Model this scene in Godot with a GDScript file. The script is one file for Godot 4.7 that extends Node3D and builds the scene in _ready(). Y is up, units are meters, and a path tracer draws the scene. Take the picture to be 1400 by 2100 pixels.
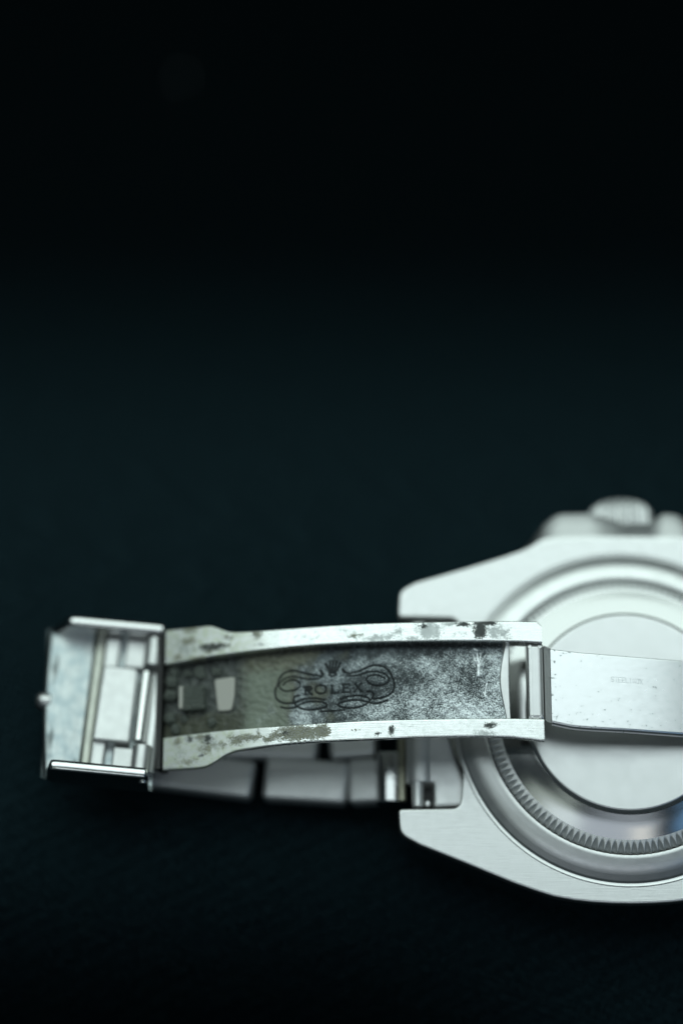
extends Node3D
# A steel wristwatch lying face down on black cloth, its folding clasp opened. All lengths below are millimetres; MM turns them into metres.
const MM := 0.001
var rng := RandomNumberGenerator.new()
var M := {}

# ---------------------------------------------------------------- shapes
func new_st() -> SurfaceTool:
	var st := SurfaceTool.new()
	st.begin(Mesh.PRIMITIVE_TRIANGLES)
	return st

func tri(st: SurfaceTool, p: Array, n: Array, uv: Array) -> void:
	var face: Vector3 = (p[2] - p[0]).cross(p[1] - p[0])
	var order := [0, 1, 2] if face.dot(n[0] + n[1] + n[2]) >= 0.0 else [0, 2, 1]
	for k in order:
		st.set_normal(n[k])
		st.set_uv(uv[k])
		st.add_vertex(p[k] * MM)

func quad(st: SurfaceTool, p: Array, n: Array, uv: Array) -> void:
	tri(st, [p[0], p[1], p[2]], [n[0], n[1], n[2]], [uv[0], uv[1], uv[2]])
	tri(st, [p[0], p[2], p[3]], [n[0], n[2], n[3]], [uv[0], uv[2], uv[3]])

# a sheet through rows of points, with smooth normals; flip turns its face over; wrap joins the last column to the first
func sheet(st: SurfaceTool, rows: Array, flip := false, wrap := false, uv_of = null) -> void:
	var nr := rows.size()
	var nc: int = rows[0].size()
	var nor := []
	for i in nr:
		var line := PackedVector3Array()
		line.resize(nc)
		for j in nc:
			var du: Vector3 = rows[mini(i + 1, nr - 1)][j] - rows[maxi(i - 1, 0)][j]
			var jb := posmod(j + 1, nc) if wrap else mini(j + 1, nc - 1)
			var ja := posmod(j - 1, nc) if wrap else maxi(j - 1, 0)
			var dv: Vector3 = rows[i][jb] - rows[i][ja]
			var n := du.cross(dv).normalized()
			line[j] = -n if flip else n
		nor.append(line)
	var last := nc if wrap else nc - 1
	for i in nr - 1:
		for j in last:
			var k := (j + 1) % nc
			var p := [rows[i][j], rows[i][k], rows[i + 1][k], rows[i + 1][j]]
			var n := [nor[i][j], nor[i][k], nor[i + 1][k], nor[i + 1][j]]
			var uv := [Vector2.ZERO, Vector2.ZERO, Vector2.ZERO, Vector2.ZERO]
			if uv_of != null:
				for q in 4:
					uv[q] = uv_of.call(p[q])
			quad(st, p, n, uv)

# flat polygon of points that lie about in one plane
func cap(st: SurfaceTool, pts: Array, n: Vector3, uv_of = null) -> void:
	var ax := n.cross(Vector3.RIGHT if absf(n.x) < 0.8 else Vector3.UP).normalized()
	var ay := n.cross(ax)
	var flat := PackedVector2Array()
	for p in pts:
		flat.append(Vector2(p.dot(ax), p.dot(ay)))
	var idx := Geometry2D.triangulate_polygon(flat)
	if idx.is_empty():      # an outline that crosses itself in a tight corner: cleaned first
		var area := 0.0
		for i in flat.size():
			area += flat[i].cross(flat[(i + 1) % flat.size()])
		if area < 0.0:
			flat.reverse()
		var best := PackedVector2Array()
		for part in Geometry2D.offset_polygon(flat, -0.01):
			if part.size() > best.size():
				best = part
		var d: float = pts[0].dot(n)
		pts = []
		for q in best:
			pts.append(ax * q.x + ay * q.y + n * d)
		idx = Geometry2D.triangulate_polygon(best)
		if idx.is_empty():
			print("no cap for an outline of ", flat.size())
	for k in range(0, idx.size(), 3):
		var p := [pts[idx[k]], pts[idx[k + 1]], pts[idx[k + 2]]]
		var uv := [Vector2.ZERO, Vector2.ZERO, Vector2.ZERO]
		if uv_of != null:
			for q in 3:
				uv[q] = uv_of.call(p[q])
		tri(st, p, [n, n, n], uv)

# rounds the corners of a polyline; each point is Vector3(x, y, radius)
func rounded(pts: Array, closed := false, seg := 4) -> PackedVector2Array:
	var out := PackedVector2Array()
	var n := pts.size()
	for i in n:
		var p := Vector2(pts[i].x, pts[i].y)
		var r: float = pts[i].z
		if r <= 0.0 or (not closed and (i == 0 or i == n - 1)):
			out.append(p)
			continue
		var a := Vector2(pts[(i - 1 + n) % n].x, pts[(i - 1 + n) % n].y)
		var b := Vector2(pts[(i + 1) % n].x, pts[(i + 1) % n].y)
		var u := (a - p).normalized()
		var v := (b - p).normalized()
		var d := minf(r, 0.45 * minf(p.distance_to(a), p.distance_to(b)))
		var s := p + u * d
		var e := p + v * d
		out.append(s + u * d * 0.08)
		for k in seg + 1:
			var t := float(k) / seg
			out.append(s.lerp(p, t).lerp(p.lerp(e, t), t))
		out.append(e + v * d * 0.08)
	return out

# turns a profile of (radius, height) round an axis
func lathe(st: SurfaceTool, prof: PackedVector2Array, seg: int, at := Vector3.ZERO, axis := Basis.IDENTITY, ripple = null) -> void:
	var rows := []
	for q in prof:
		var row := PackedVector3Array()
		for k in seg:
			var a := TAU * k / seg
			var r := q.x
			if ripple != null:
				r = ripple.call(q, a)
			row.append(at + axis * Vector3(r * cos(a), q.y, r * sin(a)))
		rows.append(row)
	sheet(st, rows, false, true)

# a box with rounded edges
func soft_box(st: SurfaceTool, at: Vector3, size: Vector3, r: float, turn := Basis.IDENTITY) -> void:
	var h := size / 2.0
	var rr := minf(r, minf(h.x, minf(h.y, h.z)))
	var co := []
	for ax in 3:
		var c := PackedFloat32Array()
		for t in [0.0, 0.18, 0.45, 0.75, 1.0]:
			c.append(-h[ax] + rr * t)
		for t in [1.0, 0.75, 0.45, 0.18, 0.0]:
			c.append(h[ax] - rr * t)
		co.append(c)
	var inner := h - Vector3.ONE * rr
	for ax in 3:
		var bx := (ax + 1) % 3
		var cx := (ax + 2) % 3
		for side in [-1.0, 1.0]:
			var P := []
			var N := []
			for i in 10:
				var pl := PackedVector3Array()
				var nl := PackedVector3Array()
				for j in 10:
					var q := Vector3.ZERO
					q[ax] = side * h[ax]
					q[bx] = co[bx][i]
					q[cx] = co[cx][j]
					var base := q.clamp(-inner, inner)
					var d := (q - base).normalized()
					pl.append(at + turn * (base + d * rr))
					nl.append(turn * d)
				P.append(pl)
				N.append(nl)
			for i in 9:
				for j in 9:
					quad(st, [P[i][j], P[i + 1][j], P[i + 1][j + 1], P[i][j + 1]], [N[i][j], N[i + 1][j], N[i + 1][j + 1], N[i][j + 1]], [Vector2.ZERO, Vector2.ZERO, Vector2.ZERO, Vector2.ZERO])

# a round bar with softened ends, from a to b
func bar(st: SurfaceTool, a: Vector3, b: Vector3, r: float, seg := 20, edge := 0.15) -> void:
	var l := a.distance_to(b)
	var y := (b - a).normalized()
	var x := y.cross(Vector3.UP if absf(y.y) < 0.9 else Vector3.RIGHT).normalized()
	var prof := rounded([Vector3(0.001, 0, 0), Vector3(r, 0, edge), Vector3(r, l, edge), Vector3(0.001, l, 0)], false, 3)
	lathe(st, prof, seg, a, Basis(x, y, x.cross(y)))

# a closed outline lying in the plane a-b of the frame, thickened from n0 to n1 along its normal, upper edge rounded by r
func slab(st: SurfaceTool, outline: PackedVector2Array, n0: float, n1: float, r: float, at: Vector3, frame: Basis) -> void:
	var n := outline.size()
	var nor := PackedVector2Array()
	var area := 0.0
	for i in n:
		area += outline[i].cross(outline[(i + 1) % n])
	for i in n:
		var t := (outline[(i + 1) % n] - outline[(i - 1 + n) % n]).normalized()
		nor.append(Vector2(t.y, -t.x) * signf(area))
	var rows := []
	for s in [[0.0, n0], [0.0, lerpf(n0, n1 - r, 0.95)], [0.0, n1 - r], [0.13, n1 - 0.5 * r], [0.3, n1 - 0.28 * r], [0.5, n1 - 0.13 * r], [1.0, n1], [1.15, n1]]:
		var row := PackedVector3Array()
		for i in n:
			var q: Vector2 = outline[i] - nor[i] * r * s[0]
			row.append(at + frame * Vector3(q.x, s[1], q.y))
		rows.append(row)
	sheet(st, rows, area > 0.0, true)
	cap(st, Array(rows[-1]), frame.y)
	cap(st, Array(rows[0]), -frame.y)

func interp(table: Array, x: float) -> float:
	if x <= table[0].x:
		return table[0].y
	for i in table.size() - 1:
		if x <= table[i + 1].x:
			var t: float = (x - table[i].x) / (table[i + 1].x - table[i].x)
			var m0: float = (table[i + 1].y - table[maxi(i - 1, 0)].y) / (table[i + 1].x - table[maxi(i - 1, 0)].x)
			var e := mini(i + 2, table.size() - 1)
			var m1: float = (table[e].y - table[i].y) / (table[e].x - table[i].x)
			var h: float = table[i + 1].x - table[i].x
			return (2 * t ** 3 - 3 * t * t + 1) * table[i].y + (t ** 3 - 2 * t * t + t) * h * m0 + (3 * t * t - 2 * t ** 3) * table[i + 1].y + (t ** 3 - t * t) * h * m1
	return table[-1].y

func commit(called: String, st: SurfaceTool, mat: Material, parent: Node = self) -> MeshInstance3D:
	st.index()
	var o := MeshInstance3D.new()
	o.name = called
	o.mesh = st.commit()
	o.material_override = null
	for k in o.mesh.get_surface_count():
		o.mesh.surface_set_material(k, mat)
	parent.add_child(o, true)
	return o

# ---------------------------------------------------------------- materials
func noise_bytes(w: int, h: int, freq: float, seed_: int, stretch := Vector2.ONE, octaves := 3) -> PackedByteArray:
	var n := FastNoiseLite.new()
	n.noise_type = FastNoiseLite.TYPE_SIMPLEX_SMOOTH
	n.seed = seed_
	n.frequency = freq
	n.fractal_octaves = octaves
	var small := n.get_image(maxi(int(w * stretch.x), 2), maxi(int(h * stretch.y), 2), false, false, true)
	small.convert(Image.FORMAT_L8)
	if small.get_width() != w or small.get_height() != h:
		small.resize(w, h, Image.INTERPOLATE_CUBIC)
	return small.get_data()

func tex_l8(data: PackedByteArray, w: int, h: int) -> ImageTexture:
	return ImageTexture.create_from_image(Image.create_from_data(w, h, false, Image.FORMAT_L8, data))

func tex_rgb(data: PackedByteArray, w: int, h: int) -> ImageTexture:
	return ImageTexture.create_from_image(Image.create_from_data(w, h, false, Image.FORMAT_RGB8, data))

func normal_from(data: PackedByteArray, w: int, h: int, strength: float) -> ImageTexture:
	var im := Image.create_from_data(w, h, false, Image.FORMAT_L8, data)
	im.convert(Image.FORMAT_RGBA8)
	im.bump_map_to_normal_map(strength)
	return ImageTexture.create_from_image(im)

func lin(r: float, g: float, b: float) -> Color:
	return Color(r, g, b).linear_to_srgb()

func steel(rough: float, grey := 0.72, nmap: Texture2D = null, nscale := 0.3, tile := 90.0) -> StandardMaterial3D:
	var m := StandardMaterial3D.new()
	m.albedo_color = lin(grey, grey * 1.005, grey * 0.99)
	m.metallic = 1.0
	m.roughness = rough
	if nmap:
		m.normal_enabled = true
		m.normal_texture = nmap
		m.normal_scale = nscale
		m.uv1_triplanar = true
		m.uv1_scale = Vector3.ONE * tile
		m.roughness_texture = M.smudge
		m.roughness_texture_channel = BaseMaterial3D.TEXTURE_CHANNEL_RED
		m.roughness = minf(rough * 1.45, 1.0)
	return m

func sm(a: float, b: float, x: float) -> float:
	return smoothstep(a, b, x)

# ---------------------------------------------------------------- the folding blade: its curve and its edges, seen from above
const TOP_OUT := [Vector2(-49.4, -9.27), Vector2(-48.0, -9.27), Vector2(-45.2, -9.29), Vector2(-43.9, -9.32), Vector2(-43.2, -9.08), Vector2(-41.8, -8.5), Vector2(-39.8, -8.36), Vector2(-37.1, -8.37), Vector2(-33.0, -8.43), Vector2(-27.0, -8.5), Vector2(-19.8, -8.45), Vector2(-12.4, -8.44), Vector2(-9.15, -8.4)]
const TOP_IN := [Vector2(-49.4, -5.5), Vector2(-48.0, -5.52), Vector2(-45.1, -5.81), Vector2(-42.0, -6.03), Vector2(-37.1, -6.25), Vector2(-33.0, -6.37), Vector2(-27.0, -6.42), Vector2(-19.8, -6.34), Vector2(-12.4, -6.2), Vector2(-9.15, -6.07)]
const BOT_IN := [Vector2(-49.4, 2.5), Vector2(-48.1, 2.43), Vector2(-45.9, 2.3), Vector2(-42.4, 2.14), Vector2(-37.1, 2.05), Vector2(-33.0, 1.97), Vector2(-27.0, 1.88), Vector2(-19.9, 1.9), Vector2(-12.7, 1.92), Vector2(-9.15, 1.97)]
const BOT_OUT := [Vector2(-49.4, 5.93), Vector2(-48.0, 5.95), Vector2(-44.4, 5.95), Vector2(-43.2, 5.5), Vector2(-42.3, 4.95), Vector2(-41.0, 4.48), Vector2(-39.2, 4.3), Vector2(-37.0, 4.13), Vector2(-33.0, 3.98), Vector2(-27.0, 3.92), Vector2(-21.0, 3.85), Vector2(-13.3, 3.93), Vector2(-9.15, 4.35)]
const DEEP := 1.5     # the blade's floor lies this far below its rails
const FX0 := -49.6
const FX1 := -9.0
const FZ0 := -7.2
const FZ1 := 3.2
const FPPM := 38.0    # floor texture, pixels per millimetre
const RZ0 := -10.0
const RZ1 := 6.6
const RPPM := 32.0
var floor_w := 0
var floor_h := 0
var floor_rise := PackedFloat32Array()

func blade_y(x: float) -> float:
	var t := maxf(0.0, -12.0 - x)
	return 17.6 - 0.0051 * t * t

func floor_uv(p: Vector3) -> Vector2:
	return Vector2((p.x - FX0) / (FX1 - FX0), (p.z - FZ0) / (FZ1 - FZ0))

func rail_uv(p: Vector3) -> Vector2:
	return Vector2((p.x - FX0) / (FX1 - FX0), (p.z - RZ0) / (RZ1 - RZ0))

func curve_through(pts: Array, step := 0.12) -> PackedVector2Array:
	var out := PackedVector2Array()
	var n := pts.size()
	for i in n - 1:
		var a: Vector2 = pts[maxi(i - 1, 0)]
		var d: Vector2 = pts[mini(i + 2, n - 1)]
		var k := maxi(2, int(pts[i].distance_to(pts[i + 1]) / 100.0 / step) + 2)
		for j in k:
			out.append(pts[i].cubic_interpolate(pts[i + 1], a, d, float(j) / k))
	out.append(pts[-1])
	return out

# strokes of the engraving, in hundredths of the drawing's own unit
func strokes() -> Array:
	var S := []
	var add := func(w: float, flat: Array) -> void:
		var p := []
		for k in range(0, flat.size(), 2):
			p.append(Vector2(flat[k], flat[k + 1]))
		S.append([w, p])
	# left flourish
	add.call(9, [552, 222, 568, 240, 556, 262, 510, 262, 440, 250, 370, 233, 300, 216, 240, 220, 185, 246, 150, 292, 133, 345, 114, 392, 110, 432, 124, 480, 165, 514, 220, 527, 290, 522, 340, 512])
	add.call(8, [566, 240, 558, 270, 520, 292, 430, 298, 350, 284, 290, 271, 225, 282, 172, 312, 145, 350])
	add.call(11, [548, 214, 556, 228, 558, 240])
	add.call(8, [185, 352, 215, 322, 270, 302, 320, 314, 350, 348, 332, 384, 280, 404, 212, 410, 165, 388, 142, 350])
	add.call(9, [165, 562, 230, 574, 300, 565, 345, 540, 420, 513, 500, 510, 570, 518, 606, 545, 580, 570, 500, 584, 420, 588, 360, 575, 312, 548, 288, 502, 300, 466, 338, 452])
	add.call(8, [308, 512, 380, 490, 470, 478, 530, 486, 582, 494])
	# right flourish
	add.call(11, [760, 205, 764, 220, 780, 232])
	add.call(9, [758, 214, 800, 240, 880, 230, 950, 205, 1010, 176, 1080, 162, 1150, 178, 1205, 226, 1240, 300, 1246, 372, 1220, 425, 1160, 460, 1090, 478, 1035, 482])
	add.call(8, [795, 260, 880, 264, 960, 240, 1030, 222, 1100, 226, 1160, 246, 1195, 282, 1190, 316, 1150, 345, 1080, 356, 1020, 340, 984, 304, 1000, 272, 1050, 256, 1110, 262, 1160, 290])
	add.call(9, [738, 490, 800, 465, 880, 453, 960, 460, 1010, 486, 1000, 516, 960, 545, 880, 568, 790, 570, 730, 556, 712, 538, 760, 515, 850, 496, 930, 498, 1000, 514, 1060, 526, 1120, 516, 1182, 494])
	add.call(9, [988, 412, 1026, 412, 1048, 440, 1034, 480, 1000, 514])
	add.call(8, [545, 605, 640, 602, 772, 590])
	# crown emblem: five points over an oval foot
	add.call(9, [646, 240, 622, 205, 596, 158])
	add.call(8, [650, 238, 640, 190, 634, 140])
	add.call(9, [660, 238, 662, 190, 664, 128])
	add.call(9, [672, 238, 686, 190, 698, 136])
	add.call(11, [680, 240, 708, 200, 732, 146])
	add.call(9, [628, 236, 634, 262, 660, 268, 690, 256, 692, 234, 660, 226, 628, 236])
	for q in [[594, 152], [634, 134], [664, 124], [699, 130], [735, 142]]:
		add.call(11, [q[0], q[1], q[0] + 1, q[1] + 2])
	# the maker's name
	add.call(9, [400, 372, 400, 445])
	add.call(9, [384, 370, 400, 370, 440, 366, 462, 384, 446, 406, 402, 408])
	add.call(9, [424, 408, 440, 425, 466, 447])
	add.call(6, [384, 447, 418, 446])
	add.call(14, [412, 388, 440, 386])
	add.call(7, [548, 353, 586, 365, 598, 396, 584, 426, 546, 437, 510, 425, 496, 396, 510, 364, 548, 353])
	add.call(8, [658, 360, 658, 430])
	add.call(6, [642, 360, 676, 359])
	add.call(7, [642, 431, 680, 431, 712, 429])
	add.call(6, [712, 429, 716, 412])
	add.call(8, [764, 350, 764, 422])
	add.call(7, [748, 350, 790, 347, 820, 346])
	add.call(6, [820, 346, 823, 360])
	add.call(7, [764, 384, 803, 382])
	add.call(7, [748, 423, 790, 422, 824, 419])
	add.call(6, [824, 419, 828, 405])
	add.call(8, [874, 342, 900, 376, 935, 414])
	add.call(6, [932, 338, 904, 374, 872, 416])
	add.call(5, [862, 342, 888, 341])
	add.call(5, [920, 338, 946, 337])
	add.call(5, [862, 417, 886, 416])
	add.call(5, [922, 415, 948, 414])
	return S

func stroke_at(p: Vector2) -> Vector2:
	return Vector2(-38.157 + 0.010935 * p.x, -6.7115 + 0.000511 * p.x + 0.01122 * p.y)

func stamp(mask: PackedFloat32Array, w: int, h: int, c: Vector2, r: float) -> void:
	var x0 := maxi(0, int(c.x - r - 1))
	var x1 := mini(w - 1, int(c.x + r + 2))
	var y0 := maxi(0, int(c.y - r - 1))
	var y1 := mini(h - 1, int(c.y + r + 2))
	for y in range(y0, y1 + 1):
		for x in range(x0, x1 + 1):
			var d := Vector2(x, y).distance_to(c)
			var v := clampf((r + 0.9 - d) / 1.8, 0.0, 1.0)
			if v > mask[y * w + x]:
				mask[y * w + x] = v

func make_floor_material() -> void:
	var w := int((FX1 - FX0) * FPPM)
	var h := int((FZ1 - FZ0) * FPPM)
	floor_w = w
	floor_h = h
	var cut := PackedFloat32Array()
	cut.resize(w * h)
	for s in strokes():
		var pts := []
		for p in s[1]:
			pts.append(p)
		for q in curve_through(pts, 0.03):
			var mm := stroke_at(q)
			stamp(cut, w, h, Vector2((mm.x - FX0) * FPPM, (mm.y - FZ0) * FPPM), s[0] * 0.0112 * FPPM)
	var bare := PackedFloat32Array()
	bare.resize(w * h)
	for s in [[-16.35, -5.2, -15.8, -3.95, 1.6], [-15.9, -5.4, -15.75, -3.9, 2.6], [-15.5, -5.4, -15.76, -3.9, 1.8], [-15.0, -5.2, -15.65, -4.1, 1.3], [-15.76, -4.0, -15.8, -3.0, 3.4], [-16.2, -5.85, -15.9, -5.7, 3.0], [-14.9, -2.4, -15.2, -0.9, 2.0], [-15.3, -1.2, -14.7, -0.3, 1.5]]:
		for k in 60:
			var t := k / 59.0
			stamp(bare, w, h, Vector2((lerpf(s[0], s[2], t) - FX0) * FPPM, (lerpf(s[1], s[3], t) - FZ0) * FPPM), s[4] * (0.8 + 0.4 * rng.randf()))
	var n1 := noise_bytes(w, h, 0.13, 11, Vector2.ONE, 4)
	var n2 := noise_bytes(w, h, 0.030, 12, Vector2.ONE, 3)
	var n3 := noise_bytes(w, h, 0.006, 13, Vector2.ONE, 3)
	var n4 := noise_bytes(w, h, 0.26, 14, Vector2.ONE, 3)
	var col := PackedByteArray()
	col.resize(w * h * 3)
	var orm := PackedByteArray()
	orm.resize(w * h * 3)
	var hgt := PackedByteArray()
	hgt.resize(w * h)
	floor_rise.resize(w * h)
	for y in h:
		var z := FZ0 + y / FPPM
		for x in w:
			var mx := FX0 + x / FPPM
			var k := y * w + x
			var a := n1[k] / 255.0
			var b := n2[k] / 255.0
			var c := n3[k] / 255.0
			var f := n4[k] / 255.0
			var olive := 1.0 - sm(-37.5, -31.5, mx + (c - 0.5) * 9.0 + (z + 2.0) * 0.35)
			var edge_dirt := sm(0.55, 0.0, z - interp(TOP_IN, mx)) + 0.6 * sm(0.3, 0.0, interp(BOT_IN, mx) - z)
			var dens := 0.285 - 0.16 * edge_dirt + 0.14 * sm(-31.0, -16.0, mx) + 0.08 * sm(-3.0, 1.5, z) - 0.10 * sm(-4.5, -6.2, z) + (c - 0.5) * 0.24
			var speck := sm(0.56, 0.645, a * 0.44 + b * 0.16 + f * 0.42 + (dens - 0.34)) * (1.0 - olive)
			var fleck := sm(0.70, 0.80, f * 0.55 + a * 0.45) * (0.5 + 0.5 * sm(-36.0, -33.0, mx)) * (0.3 + 0.7 * sm(-38.5, -36.0, mx + (b - 0.5) * 3.0) + 0.7 * (1.0 - sm(-41.0, -39.5, mx)))
			var haze_ := sm(0.36, 0.82, b * 0.3 + a * 0.4 + c * 0.3 + dens * 0.3) * (1.0 - olive)
			var metal := clampf(maxf(speck * 0.85, fleck * 0.9), 0.0, 1.0)
			metal = maxf(metal, bare[k] * (0.75 + 0.25 * a))
			var cutv := cut[k]
			metal *= 1.0 - cutv
			var grime := Vector3(0.034, 0.043, 0.046) + Vector3(0.215, 0.25, 0.255) * haze_ * (0.35 + 1.1 * f) + Vector3(0.012, 0.014, 0.012) * (a - 0.5)
			grime = grime.lerp(Vector3(0.17, 0.175, 0.118) * (0.45 + 1.1 * b), olive)
			var clear := sm(-41.2, -39.6, mx + (b - 0.5) * 1.5) * (1.0 - sm(-37.6, -34.6, mx + (c - 0.5) * 5.0)) * sm(-5.2, -3.6, z + (b - 0.5))
			grime = grime.lerp(Vector3(0.23, 0.27, 0.21) * (0.7 + 0.4 * c + 0.2 * f), clear * 0.85)
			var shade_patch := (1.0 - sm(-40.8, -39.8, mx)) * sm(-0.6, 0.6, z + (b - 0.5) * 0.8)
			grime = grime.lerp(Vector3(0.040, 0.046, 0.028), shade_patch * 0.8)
			var crusty := (1.0 - sm(-41.2, -39.4, mx + (a - 0.5) * 1.6)) * (1.0 - shade_patch)
			grime = grime.lerp(Vector3(0.030, 0.040, 0.044) + Vector3(0.25, 0.28, 0.27) * sm(0.60, 0.78, f * 0.5 + b * 0.5), crusty * 0.8)
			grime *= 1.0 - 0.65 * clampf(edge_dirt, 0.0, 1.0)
			grime = grime.lerp(Vector3(0.006, 0.008, 0.009), cutv * 0.92)
			var cc := grime.lerp(Vector3(0.80, 0.85, 0.86) * (0.65 + 0.6 * f), metal)
			cc = cc.lerp(Vector3(0.92, 0.95, 0.95), bare[k] * (0.45 + 0.5 * a))
			var s := lin(clampf(cc.x, 0, 1), clampf(cc.y, 0, 1), clampf(cc.z, 0, 1))
			col[k * 3] = int(s.r * 255)
			col[k * 3 + 1] = int(s.g * 255)
			col[k * 3 + 2] = int(s.b * 255)
			orm[k * 3] = 255
			orm[k * 3 + 1] = int(255 * clampf(lerpf(lerpf(0.62, 0.42, olive) + (b - 0.5) * 0.2, 0.34, metal) + cutv * 0.2, 0.1, 1.0))
			orm[k * 3 + 2] = int(255 * metal * 0.85)
			var up := (a - 0.5) * 0.28 + (b - 0.5) * 0.45 + metal * 0.22 + (f - 0.5) * 0.22 * (1.0 - olive) - cutv * 0.55
			floor_rise[k] = (b - 0.5) * 0.10 + (a - 0.5) * 0.05 + metal * 0.02 - cutv * 0.09
			hgt[k] = int(255 * clampf(0.55 + up * 0.5, 0.0, 1.0))
	var m := ORMMaterial3D.new()
	m.albedo_texture = tex_rgb(col, w, h)
	m.orm_texture = tex_rgb(orm, w, h)
	m.heightmap_enabled = true
	m.heightmap_texture = tex_l8(hgt, w, h)
	m.heightmap_scale = 0.006
	m.texture_repeat = false
	M.floor = m

# patina on the rails: [x, z, reach along, reach across, strength, kind]; kind 0 olive, 1 dark flake, 2 dull grey
const PATINA := [
	[-34.4, 2.85, 3.2, 1.0, 1.1, 0], [-32.1, 2.8, 1.3, 0.9, 1.1, 0], [-35.8, 2.75, 1.2, 0.5, 0.6, 1], [-39.6, 3.1, 2.4, 0.6, 0.75, 0], [-38.6, 2.6, 0.5, 0.9, 0.6, 0],
	[-43.9, 2.9, 0.9, 0.8, 0.9, 1], [-43.4, 3.6, 1.2, 1.2, 0.7, 2], [-45.9, 2.8, 0.8, 0.6, 0.8, 1], [-46.8, 4.4, 1.5, 1.5, 0.55, 2], [-44.6, 4.6, 0.5, 0.4, 0.8, 1], [-40.8, 3.2, 1.5, 0.8, 0.8, 0], [-44.2, 3.9, 1.4, 1.1, 0.65, 0], [-37.6, 3.4, 1.0, 0.5, 0.8, 0],
	[-43.6, -7.0, 2.4, 0.6, 0.95, 1], [-44.0, -6.5, 1.2, 0.5, 0.6, 0], [-46.6, -7.2, 1.9, 2.2, 0.7, 2], [-46.2, -7.8, 1.4, 0.8, 0.75, 0], [-42.0, -7.9, 1.2, 0.5, 0.6, 0], [-38.9, -8.0, 0.9, 0.7, 0.75, 0], [-38.6, -6.9, 0.8, 0.3, 0.6, 1], [-46.0, -9.0, 1.5, 0.5, 0.7, 0],
	[-15.6, -7.5, 0.9, 1.3, 1.2, 1], [-15.0, -8.2, 1.9, 0.35, 1.05, 1], [-17.3, -8.1, 1.0, 0.3, 1.05, 1], [-20.9, -7.5, 1.7, 1.3, 1.1, 2], [-21.6, -8.0, 0.8, 0.5, 0.7, 1], [-26.0, -6.9, 2.8, 0.6, 0.85, 2], [-24.2, -7.6, 1.0, 0.7, 0.7, 2], [-28.5, -7.2, 1.6, 0.5, 0.6, 0], [-24.5, -7.4, 0.7, 0.6, 0.55, 2], [-13.2, -7.2, 1.2, 1.0, 0.75, 2], [-17.5, -7.0, 1.8, 0.5, 0.45, 2],
	[-14.2, -7.3, 1.6, 1.2, 0.85, 2], [-18.6, -8.2, 2.2, 0.35, 0.8, 2], [-22.5, -6.7, 2.6, 0.4, 0.7, 2], [-29.5, -7.9, 1.8, 0.7, 0.5, 2], [-33.5, -7.4, 2.5, 0.9, 0.4, 2], [-47.3, -6.2, 0.8, 0.7, 0.8, 0], [-45.0, -5.9, 1.2, 0.35, 0.9, 0], [-47.2, 3.0, 0.6, 0.8, 0.8, 0], [-44.7, 2.7, 1.0, 0.5, 0.85, 0], [-42.3, 3.6, 1.4, 0.6, 0.6, 0], [-36.6, 3.0, 1.6, 0.6, 0.8, 0], [-46.0, 5.2, 1.8, 0.7, 0.6, 0],
	[-24.9, 2.9, 0.5, 0.8, 0.9, 1], [-26.2, 3.3, 0.5, 0.4, 0.8, 1], [-23.4, 2.7, 1.6, 0.9, 0.4, 2], [-14.7, 2.6, 1.1, 0.5, 0.85, 1], [-15.3, 3.5, 1.6, 0.5, 0.9, 2], [-17.5, 2.5, 1.0, 0.4, 0.4, 2], [-28.8, 2.7, 2.0, 0.4, 0.35, 0], [-10.6, 3.0, 0.9, 1.0, 0.35, 2],
]

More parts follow.
